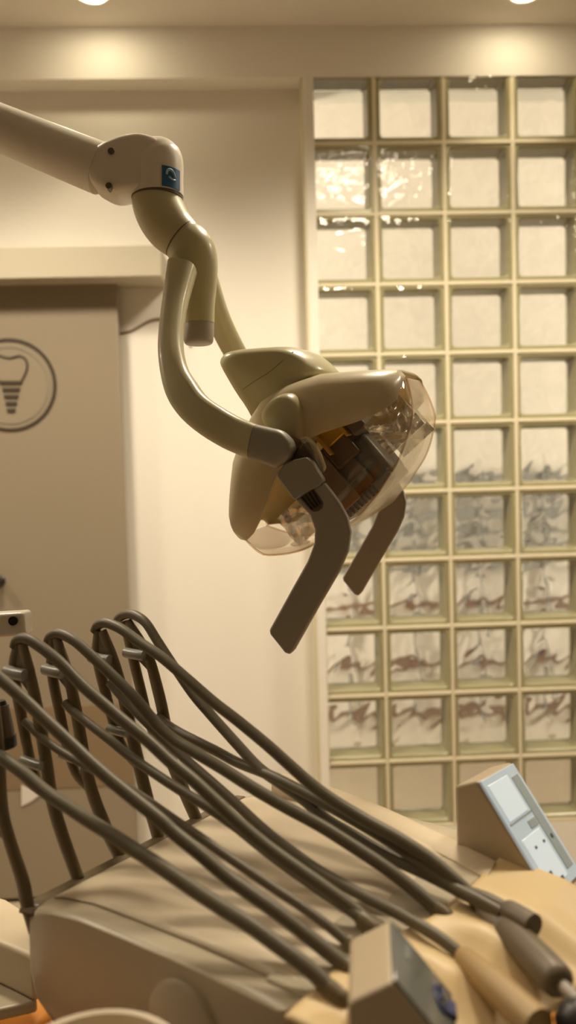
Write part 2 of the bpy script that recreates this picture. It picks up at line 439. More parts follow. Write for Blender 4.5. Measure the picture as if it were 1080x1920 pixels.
cov = obj('clear_cover', dish(FRONT, .002, 3.4), 'cover', lamp, smooth=50)
cov['label'] = 'clear plastic front cover'
# moulded rim of the cover
bm = bmesh.new()
for s in (-1, 1):
    tube(bm, [HL(u*(.925 if u > 0 else .94), interp(FRONT, u)+.0005, s*(interp(WID, u)-.010)) for u in US], .0014, n=8, sub=2)
obj('cover_edge', bm, 'lip', cov)
bm = bmesh.new()
loft(bm, [[HL(u*(.925 if u > 0 else .94), interp(FRONT, u)+.0012, (interp(WID, u)-.010)*q/6) for q in range(-6, 7)] for u in US], cap=False, closed=False)
obj('front_lens', bm, 'lip', cov, smooth=60)
# reflector: amber dish inside the shell, faceted glass along its flanks
refl = obj('reflector', dish(BACK, .006, 3.0, push=.010), 'amber', lamp, smooth=0)
def facet_sheet(u0, u1, n0, n1, a, seed):
    rnd = random.Random(seed); bm = bmesh.new(); I, J = 22, 16
    def h(i, j):
        u = u0+(u1-u0)*i/I; n = n0+(n1-n0)*j/J
        return .0036*math.sin(70*u+190*n+1.6*math.sin(110*u))*math.cos(150*u-60*n)+rnd.uniform(-.0003, .0003)
    L = []
    for off, amp in ((0, 1), (.004, 0)):
        L.append([[bm.verts.new(HL(u0+(u1-u0)*i/I, n0+(n1-n0)*j/J, a+off+amp*h(i, j)-.05*((i/I-.3)*(j/J))*0)) for j in range(J+1)] for i in range(I+1)])
    for k, g in enumerate(L):
        for i in range(I):
            for j in range(J):
                f = (g[i][j], g[i+1][j], g[i+1][j+1], g[i][j+1]); bm.faces.new(f if k else f[::-1])
    a_, b_ = L
    for i in range(I):
        bm.faces.new((a_[i][0], a_[i+1][0], b_[i+1][0], b_[i][0])); bm.faces.new((a_[i][J], b_[i][J], b_[i+1][J], a_[i+1][J]))
    for j in range(J):
        bm.faces.new((a_[0][j], b_[0][j], b_[0][j+1], a_[0][j+1])); bm.faces.new((a_[I][j], a_[I][j+1], b_[I][j+1], b_[I][j]))
    return bm
obj('facet_panel', facet_sheet(.072, .128, .034, .082, -.066, 4), 'facet', refl, smooth=25)
obj('facet_panel', facet_sheet(.066, .120, .038, .086, .03, 9), 'facet', refl, smooth=25)
obj('facet_panel', facet_sheet(-.125, -.06, .03, .08, .03, 6), 'facet', refl, smooth=25)

# dome behind the shell
dm = [(500, 800), (484, 770), (466, 745), (448, 715), (434, 690), (431, 678), (440, 665), (458, 659), (500, 655), (545, 652), (570, 655), (592, 664), (612, 680), (630, 700), (618, 715), (598, 735), (570, 752), (545, 770)]
pts = [HL(*px(x, y, 0), 0) for x, y in dm]
dome = obj('rear_housing', inflate(smooth_poly(pts, 1), A, .062, prof=((-1, .66), (-.96, .78), (-.85, .88), (-.65, .955), (-.35, 1), (.35, 1), (.65, .955), (.85, .88), (.96, .78), (1, .66))), 'cream', lamp, smooth=60)
# panel seam on the housing
bm = bmesh.new()
ss = [(455, 731), (458, 728), (478, 714), (505, 697), (530, 676), (548, 661), (552, 658)]
from mathutils.bvhtree import BVHTree
bvh = BVHTree.FromPolygons([v.co.copy() for v in dome.data.vertices], [list(p.vertices) for p in dome.data.polygons])
sp = [bvh.ray_cast(CP, ray(x, y).normalized())[0] for x, y in ss]
tube(bm, [p for p in sp if p is not None], .0005, n=6, sub=6)
obj('panel_seam', bm, 'grey', dome)
# pivot boss on both sides
bo = [(489, 800), (484, 782), (489, 765), (503, 747), (522, 736), (541, 735), (556, 747), (564, 768), (569, 800), (566, 830), (548, 838), (520, 832)]
for s in (-1, 1):
    q = [HL(*px(x, y, -.125), 0) for x, y in bo]
    obj('pivot_boss', inflate(smooth_poly(q, 1), A, .034, bm=None, prof=((-1, .62), (-.95, .76), (-.8, .9), (-.5, .97), (0, 1), (1, 1.06))) if s < 0 else
        inflate(smooth_poly(q, 1), -A, .034, prof=((-1, .62), (-.95, .76), (-.8, .9), (-.5, .97), (0, 1), (1, 1.06))), 'cream', lamp, smooth=60).location = A*(s*.096)

# bulb housing
def hbox(u0, u1, n0, n1, a0, a1, taper=1.0):
    um, nm, am = (u0+u1)/2, (n0+n1)/2, (a0+a1)/2
    lo = [(u0, n0, a0), (u1, n0, a0), (u1, n0, a1), (u0, n0, a1)]; hi = [(um+(u-um)*taper, n1, am+(a-am)*taper) for u, n, a in lo]
    return hexa([HL(u, n0, a) for u, n, a in lo]+[HL(u, n1, a) for u, n, a in hi])
hous = obj('bulb_housing', hbox(-.024, .034, .016, .092, -.05, .05, 1.0), 'bulb_brown', lamp, bevel=.004)
hous['label'] = 'brown bulb housing behind the clear cover'
obj('step_block', hbox(.010, .046, .020, .052, -.055, .03), 'bulb_brown', hous, bevel=.003)
obj('side_plate', hbox(-.030, .012, -.004, .096, -.072, -.064), 'bulb_brown', hous, bevel=.002)
obj('gold_bracket', hbox(.020, .050, .004, .024, -.064, -.02), 'gold', hous, bevel=.0015)
obj('gold_bracket', hbox(.018, .022, -.004, .034, -.072, -.06), 'gold', hous, bevel=.001)
obj('gold_bracket', hbox(.048, .052, -.004, .030, -.068, -.05), 'gold', hous, bevel=.001)
obj('connector_block', hbox(.054, .074, .002, .036, -.06, .02), 'bulb_grey', hous, bevel=.003)
obj('socket_collar', hbox(.030, .062, .034, .098, -.046, .046, .86), 'bulb_grey', hous, bevel=.008, seg=3)
obj('front_cap', hbox(-.034, .056, .092, .104, -.056, .05), 'bulb_grey', hous, bevel=.004)
bm = bmesh.new()
for k in range(9):
    u = -.024+k*.0065; a_, b_ = u, u+.0028
    q = [HL(a_, .0905, -.0575), HL(b_, .0905, -.0575), HL(b_, .0905, -.046), HL(a_, .0905, -.046)]
    loft(bm, [q, [p+N*.0145 for p in q]])
obj('vent_slots', bm, 'black', hous, smooth=0)
bm = bmesh.new(); tube(bm, [HL(.055, .09, -.05), HL(.06, .098, -.052), HL(.045, .106, -.054), HL(.02, .107, -.056), HL(-.01, .1075, -.05)], .0022, n=8)
obj('clear_rib', bm, 'lip', hous)

# yoke arms (near and far), with grey end caps
pairs = [((316, 497), (368, 505), -.030), ((306, 560), (350, 575), -.065), ((298, 620), (344, 640), -.098), ((298, 672), (351, 685), -.122),
         ((312, 735), (366, 714), -.140), ((335, 776), (386, 742), -.150), ((370, 809), (420, 766), -.156), ((420, 840), (450, 783), -.158), ((469, 861), (482, 796), -.160)]
capp = [((469, 861), (482, 796), -.160), ((498, 870), (508, 802), -.160), ((518, 877), (530, 808), -.160), ((536, 868), (546, 823), -.160), ((546, 858), (551, 838), -.160)]
def yoke(pr, sgn, th0, th1, name, m, parent, sub=5, k=20):
    O_, I_ = [], []
    for o_, i_, a in pr:
        O_.append(HL(*px(*o_, a), a*(1 if sgn < 0 else -1))); I_.append(HL(*px(*i_, a), a*(1 if sgn < 0 else -1)))
    O_, I_ = cr(O_, sub), cr(I_, sub); bm = bmesh.new(); rings = []
    for q in range(len(O_)):
        t = q/(len(O_)-1); th = th0+(th1-th0)*t; c = (O_[q]+I_[q])/2; h = (O_[q]-I_[q])/2
        tg = (((O_[min(q+1, len(O_)-1)]+I_[min(q+1, len(O_)-1)])-(O_[max(q-1, 0)]+I_[max(q-1, 0)]))).normalized()
        ax = h.cross(tg).normalized()
        ring = []
        for i in range(k):
            an = 2*PI*i/k; x, y = math.cos(an), math.sin(an)
            ring.append(c+h*math.copysign(abs(x)**.62, x)+ax*(th*math.copysign(abs(y)**.75, y)))
        rings.append(ring)
    loft(bm, rings); return obj(name, bm, m, parent, smooth=60)
for s in (-1, 1):
    y = yoke(pairs, s, .016, .012, 'yoke_arm', 'cream', lamp)
    yoke(capp, s, .0125, .0125, 'end_cap', 'grey', y)
    # pivot pin between cap and boss
    bm = bmesh.new(); c = px(528, 842, -.16); tube(bm, [HL(c[0], c[1], s*.158), HL(c[0], c[1], s*.15), HL(c[0], c[1], s*.10)], .013, n=20, sub=2)
    obj('pivot_pin', bm, 'dark', y)

# grip handles
col = [(522, 893), (522, 886), (536, 869), (556, 861), (577, 857), (588, 866), (609, 900), (604, 909), (556, 937), (552, 934)]
grip = [(556, 937), (609, 904), (625, 924), (640, 945), (653, 970), (659, 998), (654, 1033), (638, 1070), (600, 1135), (553, 1218), (545, 1226), (536, 1222), (509, 1188), (507, 1180), (545, 1111), (578, 1052), (591, 1018), (592, 992), (583, 965)]
slot = [(565, 933), (588, 912), (599, 926), (609, 942), (608, 951), (600, 958), (591, 959), (584, 955)]
def hp(poly, a=-.16): return [HL(*px(x, y, a), 0) for x, y in poly]
for s in (-1, 1):
    h = obj('grip_handle', slab(hp(grip), A, s*.160-.005, s*.160+.005), 'grey', lamp, smooth=40, bevel=.0025, seg=3)
    h['label'] = 'bent grey grip handle'
    obj('handle_collar', slab(hp(col), A, s*.160-.0062, s*.160+.0062), 'grey', h, smooth=40, bevel=.002, seg=3)
    obj('slot_window', slab(hp(slot), A, s*.160-.0055, s*.160+.0055), 'dark', h, smooth=40, bevel=.0006)
    bm = bmesh.new()
    for k in range(4):
        p0, p1 = Vector((569+6.5*k, 931-4.3*k)), Vector((589+5*k, 955-3.5*k))
        q = [HL(*px(p0.x, p0.y, -.16), s*.1662), HL(*px(p1.x, p1.y, -.16), s*.1662)]
        if s < 0 or True: tube(bm, q, .0009, n=6, sub=1)
    obj('slot_ribs', bm, 'black', h)
    # wedge that joins the collar to the pivot
    wd = [(536, 868), (550, 850), (566, 828), (588, 862), (600, 890), (560, 880)]
    obj('handle_bracket', slab(hp(wd), A, s*.146-.007, s*.146+.007), 'dark', h, bevel=.002)
    br = [(558, 822), (572, 818), (590, 835), (600, 855), (608, 878), (600, 890), (580, 858)]
    obj('side_bracket', slab(hp(br, -.14), A, s*.132-.004, s*.132+.004), 'cream2', lamp, bevel=.002)

# elbow, sleeve, knob
def zp(x, y, z=1.085): return atZ(x, y, z)
k = 1.085/FPX
bm = bmesh.new(); tube(bm, [zp(294, 366), zp(296, 385), zp(306, 408), zp(322, 431), zp(346, 452)], [46*k, 47*k, 47*k, 45*k, 40*k], n=28)
elb = obj('elbow', bm, 'cream', lamp, smooth=60)
bm = bmesh.new(); tube(bm, [zp(340, 447), zp(358, 468), zp(368, 495), zp(372, 530), zp(372, 570), zp(373, 607)], [40*k, 45*k, 41*k, 35*k, 31*k, 29*k], n=28)
slv = obj('swivel_sleeve', bm, 'cream', lamp, smooth=60)
bm = bmesh.new(); tube(bm, [zp(339, 446.5), zp(340.5, 447.8)], [41.6*k, 41.6*k], n=28, sub=1); obj('elbow_seam', bm, 'dark', elb, smooth=40)
bm = bmesh.new(); tube(bm, [zp(373, 603), zp(373, 608), zp(372, 638), zp(372, 645)], [27*k, 28.5*k, 28*k, 24*k], n=28, sub=2)
kn = obj('tension_knob', bm, 'grey_light', slv, smooth=50); kn['label'] = 'grey brown knob'
# white knuckle
kz = 1.085
bm = bmesh.new(); tube(bm, [zp(295, 370), zp(294, 340), zp(294, 308), zp(291, 297), zp(284, 284), zp(276, 273), zp(270, 267)], [49*k, 49.5*k, 49.5*k, 47*k, 38*k, 22*k, 6*k], n=32)
knu = obj('arm_knuckle', bm, 'arm_white', lamp, smooth=60)
fk = [(166, 335), (170, 308), (182, 292), (205, 279), (235, 268), (268, 263), (292, 269), (308, 277), (314, 288), (314, 368), (246, 371), (222, 376), (204, 372), (180, 358)]
obj('fork_cover', inflate(smooth_poly([zp(*p) for p in fk], 1), CF, .032), 'arm_white', knu, smooth=60)
bm = bmesh.new(); tube(bm, [zp(295, 368), zp(295, 374)], [48*k, 48*k], n=32, sub=1); obj('seal_ring', bm, 'dark', knu, smooth=40)
# blue square badge wrapped on the knuckle
cx_, rB = zp(294, 345), 49.8*k
def cyl(x, y, dr=0.0):
    s = max(-.985, min(.985, (x-294)/49.8)); return zp(294, y)+CR*((rB+dr)*s)-CF*((rB+dr)*math.sqrt(1-s*s))
def patch(x0, x1, y0, y1, d0, d1, n=8):
    bm = bmesh.new(); loft(bm, [[cyl(x0+(x1-x0)*i/n, y0, d0), cyl(x0+(x1-x0)*i/n, y1, d0), cyl(x0+(x1-x0)*i/n, y1, d1), cyl(x0+(x1-x0)*i/n, y0, d1)] for i in range(n+1)]); return bm
bd = obj('badge', patch(311, 339, 330, 367, -.001, .0012), 'blue', knu, smooth=30); bd['label'] = 'small square blue badge'
bm = bmesh.new(); tube(bm, [cyl(318, 346, .0014), cyl(320, 338, .0014), cyl(325, 336, .0014), cyl(329, 340, .0014), cyl(331, 347, .0014)], .0018, n=6); tube(bm, [cyl(322, 349, .0014), cyl(328, 353, .0014), cyl(332, 352, .0014)], .0013, n=6)
obj('badge_mark', bm, 'badge_mark', bd)
# swing arm going off to the upper left
bm = bmesh.new(); tube(bm, [zp(-330, 110, 1.13), zp(-150, 180, 1.115), zp(0, 240, 1.10), zp(100, 281, 1.092), zp(190, 317)], [.029, .0295, .0315, .033, .0345], n=28)
arm = obj('swing_arm', bm, 'arm_white', lamp, smooth=60); arm['label'] = 'white tubular swing arm'
for x, y in ((209, 285), (205, 350)):
    bm = bmesh.new(); p = zp(x, y, kz-.0305); tube(bm, [p+CF*.02, p, p-CF*.004], .0042, n=14, sub=1); obj('screw', bm, 'dark', knu)
# mast that carries the arm, just out of view
p = zp(-330, 110, 1.13); bm = bmesh.new(); tube(bm, [Vector((p.x, p.y, 0)), Vector((p.x, p.y, 1)), Vector((p.x, p.y, p.z+.05))], .032, n=24)
obj('mast', bm, 'arm_white', lamp)

# ================================================================ DELIVERY UNIT
UO = Vector((-.225, .69, 0)); UR = Vector((.64, .77, 0)).normalized(); UD = Vector((.77, -.64, 0)).normalized()
def UW(R, L, h): return UO+UR*R+UD*L+Vector((0, 0, EYE-h))
def atR(x, y, R):
    return atPlane(x, y, UO+UR*R, UR)
unit = thing('delivery_unit', (UW(.15, .15, 0).x, UW(.15, .15, 0).y, 0), 'beige dental instrument delivery unit in the foreground, hoses draped over its top', 'dental unit')
# body: rounded slab, section in (L, h)
prof = [(-.004, .405), (-.002, .388), (.008, .378), (.03, .371), (.07, .364), (.13, .360), (.19, .357), (.25, .356), (.296, .356), (.300, .362), (.298, .380), (.27, .42), (.20, .462), (.10, .478), (.03, .476), (.004, .462), (-.004, .44)]
bm = bmesh.new()
def section(R, sc): 
    cL, ch = .14, .41
    return [UW(R, cL+(L-cL)*sc, ch+(h-ch)*sc) for L, h in prof]
loft(bm, [section(R, s) for R, s in ((.014, .93), (.016, .965), (.021, .988), (.030, 1), (.15, 1), (.31, 1), (.322, .985), (.326, .95))])
body = obj('body', bm, 'unit', unit, smooth=35)
# pale top cover with soft folds
bm = bmesh.new(); I, J = 34, 40; g = []
for i in range(I+1):
    R = .034+.262*i/I; row = []
    for j in range(J+1):
        L = .014+.274*j/J
        h = 0
        for (a, b), (c, d) in zip(prof[2:9], prof[3:9]):
            if a <= L <= c: h = b+(d-b)*(L-a)/(c-a)
        e = min(1, i/3, (I-i)/3, j/3, (J-j)/3)
        w = .0016*math.sin(R*55+2*math.sin(L*25))*math.sin(L*30+R*20)+.0012*math.sin(R*110+L*15)
        row.append(bm.verts.new(UW(R, L, h-.0012-e*(.002+w))))
    g.append(row)
for i in range(I):
    for j in range(J): bm.faces.new((g[i][j], g[i+1][j], g[i+1][j+1], g[i][j+1]))
tc = obj('top_cover', bm, 'unit_top', unit, smooth=80, solid=.001)
# front strip under the hose ends
obj('hose_ledge', hexa([UW(.03, .262, .358), UW(.29, .262, .358), UW(.27, .330, .362), UW(.03, .312, .362), UW(.03, .262, .3535), UW(.29, .262, .3535), UW(.27, .330, .3535), UW(.03, .312, .3535)]), 'unit', unit, bevel=.002)
# raised rail along the far end
rl = [(.330, .045), (.325, .12), (.312, .19), (.294, .251), (.283, .290), (.268, .331)]
bm = bmesh.new(); rings = []
for R, L in cr([Vector((a, b, 0)) for a, b in rl], 4) and [(v.x, v.y) for v in cr([Vector((a, b, 0)) for a, b in rl], 4)]:
    rings.append([UW(R-.030, L+.006, .366), UW(R-.026, L+.004, .352), UW(R-.020, L+.003, .3495), UW(R, L, .349), UW(R+.008, L, .353), UW(R+.010, L, .40), UW(R-.02, L, .40)])
loft(bm, rings); obj('end_rail', bm, 'unit_top', unit, smooth=40)
obj('gasket', hexa([UW(.012, -.012, .388), UW(.31, -.012, .388), UW(.31, .006, .384), UW(.012, .012, .384), UW(.016, -.010, .380), UW(.31, -.010, .380), UW(.31, .006, .378), UW(.02, .012, .377)]), 'whip', unit, bevel=.003)
# brake knob on the end face
c = atR(342, 1925, .012); bm = bmesh.new(); tube(bm, [c+UR*.022, c, c-UR*.002, c-UR*.0035], [.034, .034, .0335, .031], n=32, sub=1)
obj('brake_knob', bm, 'unit', unit, smooth=40)
# support joint and column below
c = UW(.05, .25, 0); bm = bmesh.new(); tube(bm, [Vector((c.x, c.y, .02)), Vector((c.x, c.y, .4)), Vector((c.x, c.y, EYE-.47))], [.05, .045, .05], n=28, sub=2); obj('support_column', bm, 'unit', unit)
bm = bmesh.new(); tube(bm, [Vector((c.x, c.y, 0)), Vector((c.x, c.y, .02)), Vector((c.x, c.y, .03))], [.12, .12, .10], n=36, sub=1); obj('base_foot', bm, 'unit', unit)

# whip arms
WH = [(.02, [(66, 1748), (50, 1690), (42, 1650), (17, 1572), (3, 1511), (-4, 1400), (-16, 1290), (-26, 1240)]),
      (.075, [(146, 1648), (117, 1567), (97, 1497), (87, 1430), (72, 1342), (56, 1262), (42, 1208)]),
      (.13, [(225, 1608), (200, 1556), (172, 1483), (158, 1420), (142, 1330), (126, 1258), (106, 1197)]),
      (.18, [(298, 1575), (278, 1504), (262, 1440), (246, 1370), (230, 1300), (212, 1235), (192, 1184)]),
      (.235, [(370, 1540), (342, 1476), (320, 1420), (308, 1348), (295, 1290), (276, 1226), (240, 1166)])]
for i, (R, P) in enumerate(WH):
    pt = [atR(x, y, R) for x, y in P]; n = len(pt)
    bm = bmesh.new(); tube(bm, pt, [.0085, .0088, .0088]+[.0084]*(n-5)+[.0075, .0065], n=12, flat=.55, side=UR)
    w = obj('whip_arm', bm, 'whip', unit, smooth=60)
    # second rail behind it: leaves at a third of the height, joins again at the top
    a, b = pt[n//2-1], pt[-1]; off = -UD*.030
    q = [a, a+(pt[n//2]-a)*.6+off*.8, pt[n//2+1]+off, pt[-2]+off*.9, pt[-1]+off*.25]
    bm = bmesh.new(); tube(bm, q, [.006, .0068, .0075, .0075, .006], n=12, flat=.6, side=UR); obj('rear_rail', bm, 'whip', w, smooth=60)
    # web that closes the top of the fork
    bm = bmesh.new(); m0 = pt[-3]; loft(bm, [[v-UR*.0022 for v in (pt[-1], pt[-2], m0+(pt[-2]-m0)*.4, q[3], q[4])], [v+UR*.0022 for v in (pt[-1], pt[-2], m0+(pt[-2]-m0)*.4, q[3], q[4])]])
    obj('top_web', bm, 'whip', w, smooth=30)
    for t, rad in ((n//2, .0048), (n-2, .0062)):
        c = pt[t]; bm = bmesh.new(); tube(bm, [c+UD*.004-UR*.008, c+off*.2-UR*.009, c+off*.9-UR*.008], rad, n=12, sub=2); obj('hose_clip', bm, 'clip', w)

# hoses: pixel trace, with the row position R going from the whip to the front edge
def hose(name_pts, R0, R1, r, label, ease=1.0):
    pts = []; n = len(name_pts)
    dist = [0]
    for a, b in zip(name_pts, name_pts[1:]): dist.append(dist[-1]+math.hypot(b[0]-a[0], b[1]-a[1]))
    for (x, y), d in zip(name_pts, dist):
        t = (d/dist[-1])**ease; pts.append(atR(x, y, R0+(R1-R0)*t))
    bm = bmesh.new(); tube(bm, pts, r, n=12, sub=5)
    root = thing('instrument_hose', (pts[-1].x, pts[-1].y, pts[-1].z-r), label, 'hose', 'instrument hoses on the delivery unit')
    obj('tube', bm, 'hose', root, smooth=60); return root, pts
r0 = .0056
hA, pA = hose([(216, 1172), (224, 1158), (240, 1151), (258, 1156), (275, 1170), (294, 1200), (312, 1228), (330, 1255), (361, 1300), (395, 1340), (444, 1395), (486, 1440), (528, 1470), (569, 1499), (613, 1537), (658, 1564), (702, 1590), (747, 1614), (800, 1638), (858, 1667), (911, 1686), (946, 1704)], .237, .19, r0, 'grey hose over the farthest whip arm, dropping steeply in front of the white wall')
hB, pB = hose([(178, 1184), (184, 1172), (200, 1168), (228, 1180), (260, 1203), (300, 1230), (345, 1268), (400, 1316), (444, 1350), (500, 1396), (539, 1431), (584, 1471), (628, 1503), (687, 1539), (747, 1572), (805, 1610), (858, 1655), (897, 1695)], .18, .196, r0, 'grey hose ending in the thick grey handpiece on the mat')
hC, pC = hose([(296, 1344), (318, 1362), (347, 1379), (403, 1407), (444, 1429), (490, 1447), (528, 1464), (584, 1493), (628, 1517), (687, 1551), (747, 1588), (800, 1626), (850, 1664), (900, 1690), (940, 1712)], .228, .185, r0*.95, 'grey hose from the middle clip of the farthest whip arm')
hD, pD = hose([(90, 1206), (95, 1194), (111, 1188), (139, 1201), (172, 1230), (208, 1264), (250, 1306), (278, 1339), (300, 1365), (330, 1390), (361, 1408), (417, 1441), (472, 1476), (528, 1509), (599, 1547), (658, 1584), (717, 1623), (761, 1656), (822, 1707)], .13, .172, r0, 'grey hose crossing the middle of the cover to the mat edge')
hE, pE = hose([(206, 1280), (225, 1303), (250, 1330), (292, 1372), (342, 1418), (389, 1459), (444, 1508), (500, 1560), (548, 1597), (595, 1631), (640, 1657), (690, 1684), (730, 1704), (770, 1726), (823, 1758), (868, 1793)], .176, .130, r0*.85, 'long thin hose ending in an amber sheath on the mat')
hF, pF = hose([(122, 1318), (140, 1336), (167, 1357), (208, 1389), (242, 1417), (306, 1461), (347, 1487), (389, 1513), (440, 1548), (490, 1588), (540, 1626), (600, 1668), (655, 1705), (682, 1727)], .125, .118, r0*.85, 'hose from the clip of the third whip arm, underneath its neighbours')
hG, pG = hose([(28, 1214), (32, 1202), (46, 1197), (69, 1208), (111, 1241), (153, 1284), (194, 1320), (236, 1356), (278, 1390), (319, 1428), (361, 1462), (406, 1504), (453, 1548), (500, 1587), (548, 1622), (595, 1655), (650, 1695), (702, 1737)], .075, .123, r0, 'hose looping over the top of the second whip arm')
hH, pH = hose([(46, 1352), (75, 1380), (104, 1402), (140, 1424), (180, 1446), (217, 1465), (250, 1484), (286, 1508), (327, 1537), (374, 1569), (422, 1603), (469, 1635), (516, 1667), (563, 1698), (620, 1740), (657, 1772)], .07, .093, r0*.72, 'thinnest hose, between two thicker ones on the pale cover')
hI, pI = hose([(-24, 1262), (-16, 1258), (0, 1272), (42, 1309), (83, 1348), (125, 1387), (167, 1427), (208, 1463), (250, 1497), (300, 1537), (327, 1562), (374, 1600), (422, 1641), (469, 1675), (516, 1708), (563, 1744), (614, 1784), (654, 1815)], .02, .069, r0, 'thick hose second from the near end of the cover')
hJ, pJ = hose([(-40, 1392), (0, 1418), (42, 1448), (83, 1483), (125, 1511), (167, 1539), (208, 1564), (250, 1592), (280, 1611), (327, 1643), (374, 1675), (422, 1706), (469, 1735), (516, 1769), (579, 1816), (621, 1857)], .015, .041, r0*1.05, 'lowest hose, lying nearest the end of the unit')
def end_part(root, name, P, r, m, **kw):
    bm = bmesh.new(); tube(bm, P, r, n=18, sub=4); return obj(name, bm, m, root, smooth=60)
# collars where the hoses meet the ledge
for root, P in ((hD, pD), (hF, pF), (hG, pG), (hH, pH), (hI, pI), (hJ, pJ)):
    d = (P[-1]-P[-2]).normalized(); end_part(root, 'end_collar', [P[-1]-d*.004, P[-1], P[-1]+d*.010, P[-1]+d*.014], [.0060, .0066, .0066, .005], 'whip')
e = atR(905, 1698, .195); f_ = atR(950, 1742, .181); g_ = atR(1052, 1845, .138)
d = (g_-f_)
hp_ = end_part(hB, 'handpiece', [f_-d*.06, f_, f_+d*.06, f_+d*.5, f_+d*.9, g_, g_+d*.03], [.0075, .0098, .0115, .0125, .0122, .0095, .005], 'handpiece')
end_part(hB, 'hose_sleeve', [pB[-1], e, e+(f_-e)*.5, f_], [.0058, .0075, .0085, .0078], 'grey_light')
bm = bmesh.new(); tube(bm, [g_, g_+d*.1, g_+d*.35], [.0045, .0042, .004], n=14, sub=2); obj('handpiece_nose', bm, 'grey_light', hB)
bm = bmesh.new(); tube(bm, [f_-d*.035, f_-d*.015, f_+d*.01], [.0095, .0104, .0102], n=18, sub=2); obj('chrome_collar', bm, 'clip', hB)
q0, q1 = pA[-1], atR(1000, 1737, .178)
end_part(hA, 'connector', [q0, q0+(q1-q0)*.15, q0+(q1-q0)*.6, q1], [.0062, .0085, .0092, .0092], 'handpiece')
q0, q1 = pE[-1], atR(1010, 1925, .09)
end_part(hE, 'amber_sheath', [q0-(q1-q0)*.03, q0+(q1-q0)*.05, q0+(q1-q0)*.4, q1], [.0058, .0080, .0105, .0115], 'sheath')

# silicone mat over the front edge
bm = bmesh.new(); I, J = 46, 24; g = []
for i in range(I+1):
    R = .004+.284*i/I; row = []
    for j in range(J+1):
        t = j/J
        L = (.300 if R < .08 else .300+.03*min(1, (R-.08)/.1))+t*(.105 if R > .10 else .11)
        h = .352+.012*t+.030*max(0, t-.55)
        fl = 1-min(1, max(0, (R-.20)/.05)); h += .0045*math.sin((R-.02)*2*PI/.055)*min(1, t*3)*fl
        e = .003*math.sin(R*90+L*40)*t*fl
        row.append(bm.verts.new(UW(R, L, h+e)))
    g.append(row)
for i in range(I):
    for j in range(J): bm.faces.new((g[i][j], g[i+1][j], g[i+1][j+1], g[i][j+1]))
m_ = obj('silicone_mat', bm, 'mat', smooth=80, solid=.003)
tag(m_, 'yellowish silicone mat over the front edge of the unit', 'mat')
# rail continues under the mat edge
rl2 = [(.275, .329), (.268, .36), (.255, .40), (.235, .45)]

# control consoles
def console(V, axis, w, top_l, bot_r, depth_low, label):
    """wedge: V is the upper ridge corner, top_l the rear corner, bot_r the lower front corner, all in the plane normal to axis"""
    k = V-top_l; s = bot_r-V
    base_l = top_l+Vector((0, 0, -depth_low)); base_r = bot_r+Vector((0, 0, -.004))
    poly = [top_l, V, bot_r, base_r, base_l]
    bm = bmesh.new(); loft(bm, [poly, [p+axis*w for p in poly]])
    c = obj('control_panel', bm, 'console', unit, smooth=30, bevel=.003, seg=3); c['label'] = label
    n = axis.cross(s).normalized()
    if n.dot(CP-V) < 0 and n.z < 0: n = -n
    if n.z < 0: n = -n
    F = lambda a, b, d: V+axis*(w*a)+s*b+n*d
    def rect(name, a0, a1, b0, b1, d, m, par, bev=.0006):
        q = [F(a0, b0, -.001), F(a1, b0, -.001), F(a1, b1, -.001), F(a0, b1, -.001)]
        return obj(name, slab(q, n, 0, d+.001), m, par, bevel=bev, smooth=30)
    return c, F, rect
# far one
V = atR(895, 1464, .28); ax = (UR*.08+Vector((0, 0, -.007)));
tl, br_ = atR(853, 1474, .28), atR(1034, 1696, .28)
c, F, rect = console(V, ax.normalized(), ax.length, tl, br_, .085, 'far control panel with a lit pale blue keypad')
rect('keypad_face', .02, .98, .015, .985, .0018, 'panel_blue', c)
rect('display', .10, .66, .07, .38, .0024, 'panel_white', c)
rect('mid_strip', .08, .72, .385, .405, .0023, 'panel_mid', c)  # thin mid blue strip below the display
rect('side_strip', .72, .92, .10, .90, .0022, 'panel_mid', c)
rect('key', .48, .70, .44, .51, .0024, 'panel_mid', c)
rect('key_field', .12, .66, .53, .93, .0023, 'panel_white', c)
for a0, b0, da, db in ((.10, .80, .07, .10), (.26, .82, .08, .05), (.46, .90, .07, .03), (.30, .62, .05, .02), (.55, .62, .05, .02), (.80, .62, .05, .03)):
    rect('key_mark', a0, a0+da, b0, b0+db, .0027, 'ink', c, 0)
# near one
V = atZ(736, 1842, .47); ax = Vector((.135, .99, 0)).normalized(); w = .066
tl = atPlane(652, 1882, V, ax); br_ = V+(atPlane(805, 1926, V, ax)-V)*1.9
c, F, rect = console(V, ax, w, tl, br_, .05, 'near control panel with a dim blue grey keypad')
rect('keypad_face', .03, .97, .012, .98, .0018, 'panel_off', c)
bm = bmesh.new()
ringp = [F(.60+.16*math.cos(t*2*PI/16), .75+.10*math.sin(t*2*PI/16), .0026) for t in range(3, 17)]
tube(bm, ringp, .0016, n=6, sub=2); tube(bm, [F(.76, .75, .0026), F(.60, .75, .0026)], .0016, n=6, sub=1); tube(bm, [F(.50, .90, .0026), F(.72, .92, .0026)], .003, n=6, sub=1)
obj('printed_mark', bm, 'ink_blue', c)
rect('key', .62, .86, .22, .30, .0023, 'key_off', c)

# black holder tip in the corner
c = atZ(1092, 1922, .50); bm = bmesh.new(); tube(bm, [c+Vector((-.004, .01, .004)), c+Vector((0, 0, 0)), c+Vector((.03, -.03, -.02))], [.010, .017, .017], n=20, sub=3)
tag(obj('instrument_grip', bm, 'black', smooth=60), 'black instrument grip at the front corner of the mat', 'instrument')

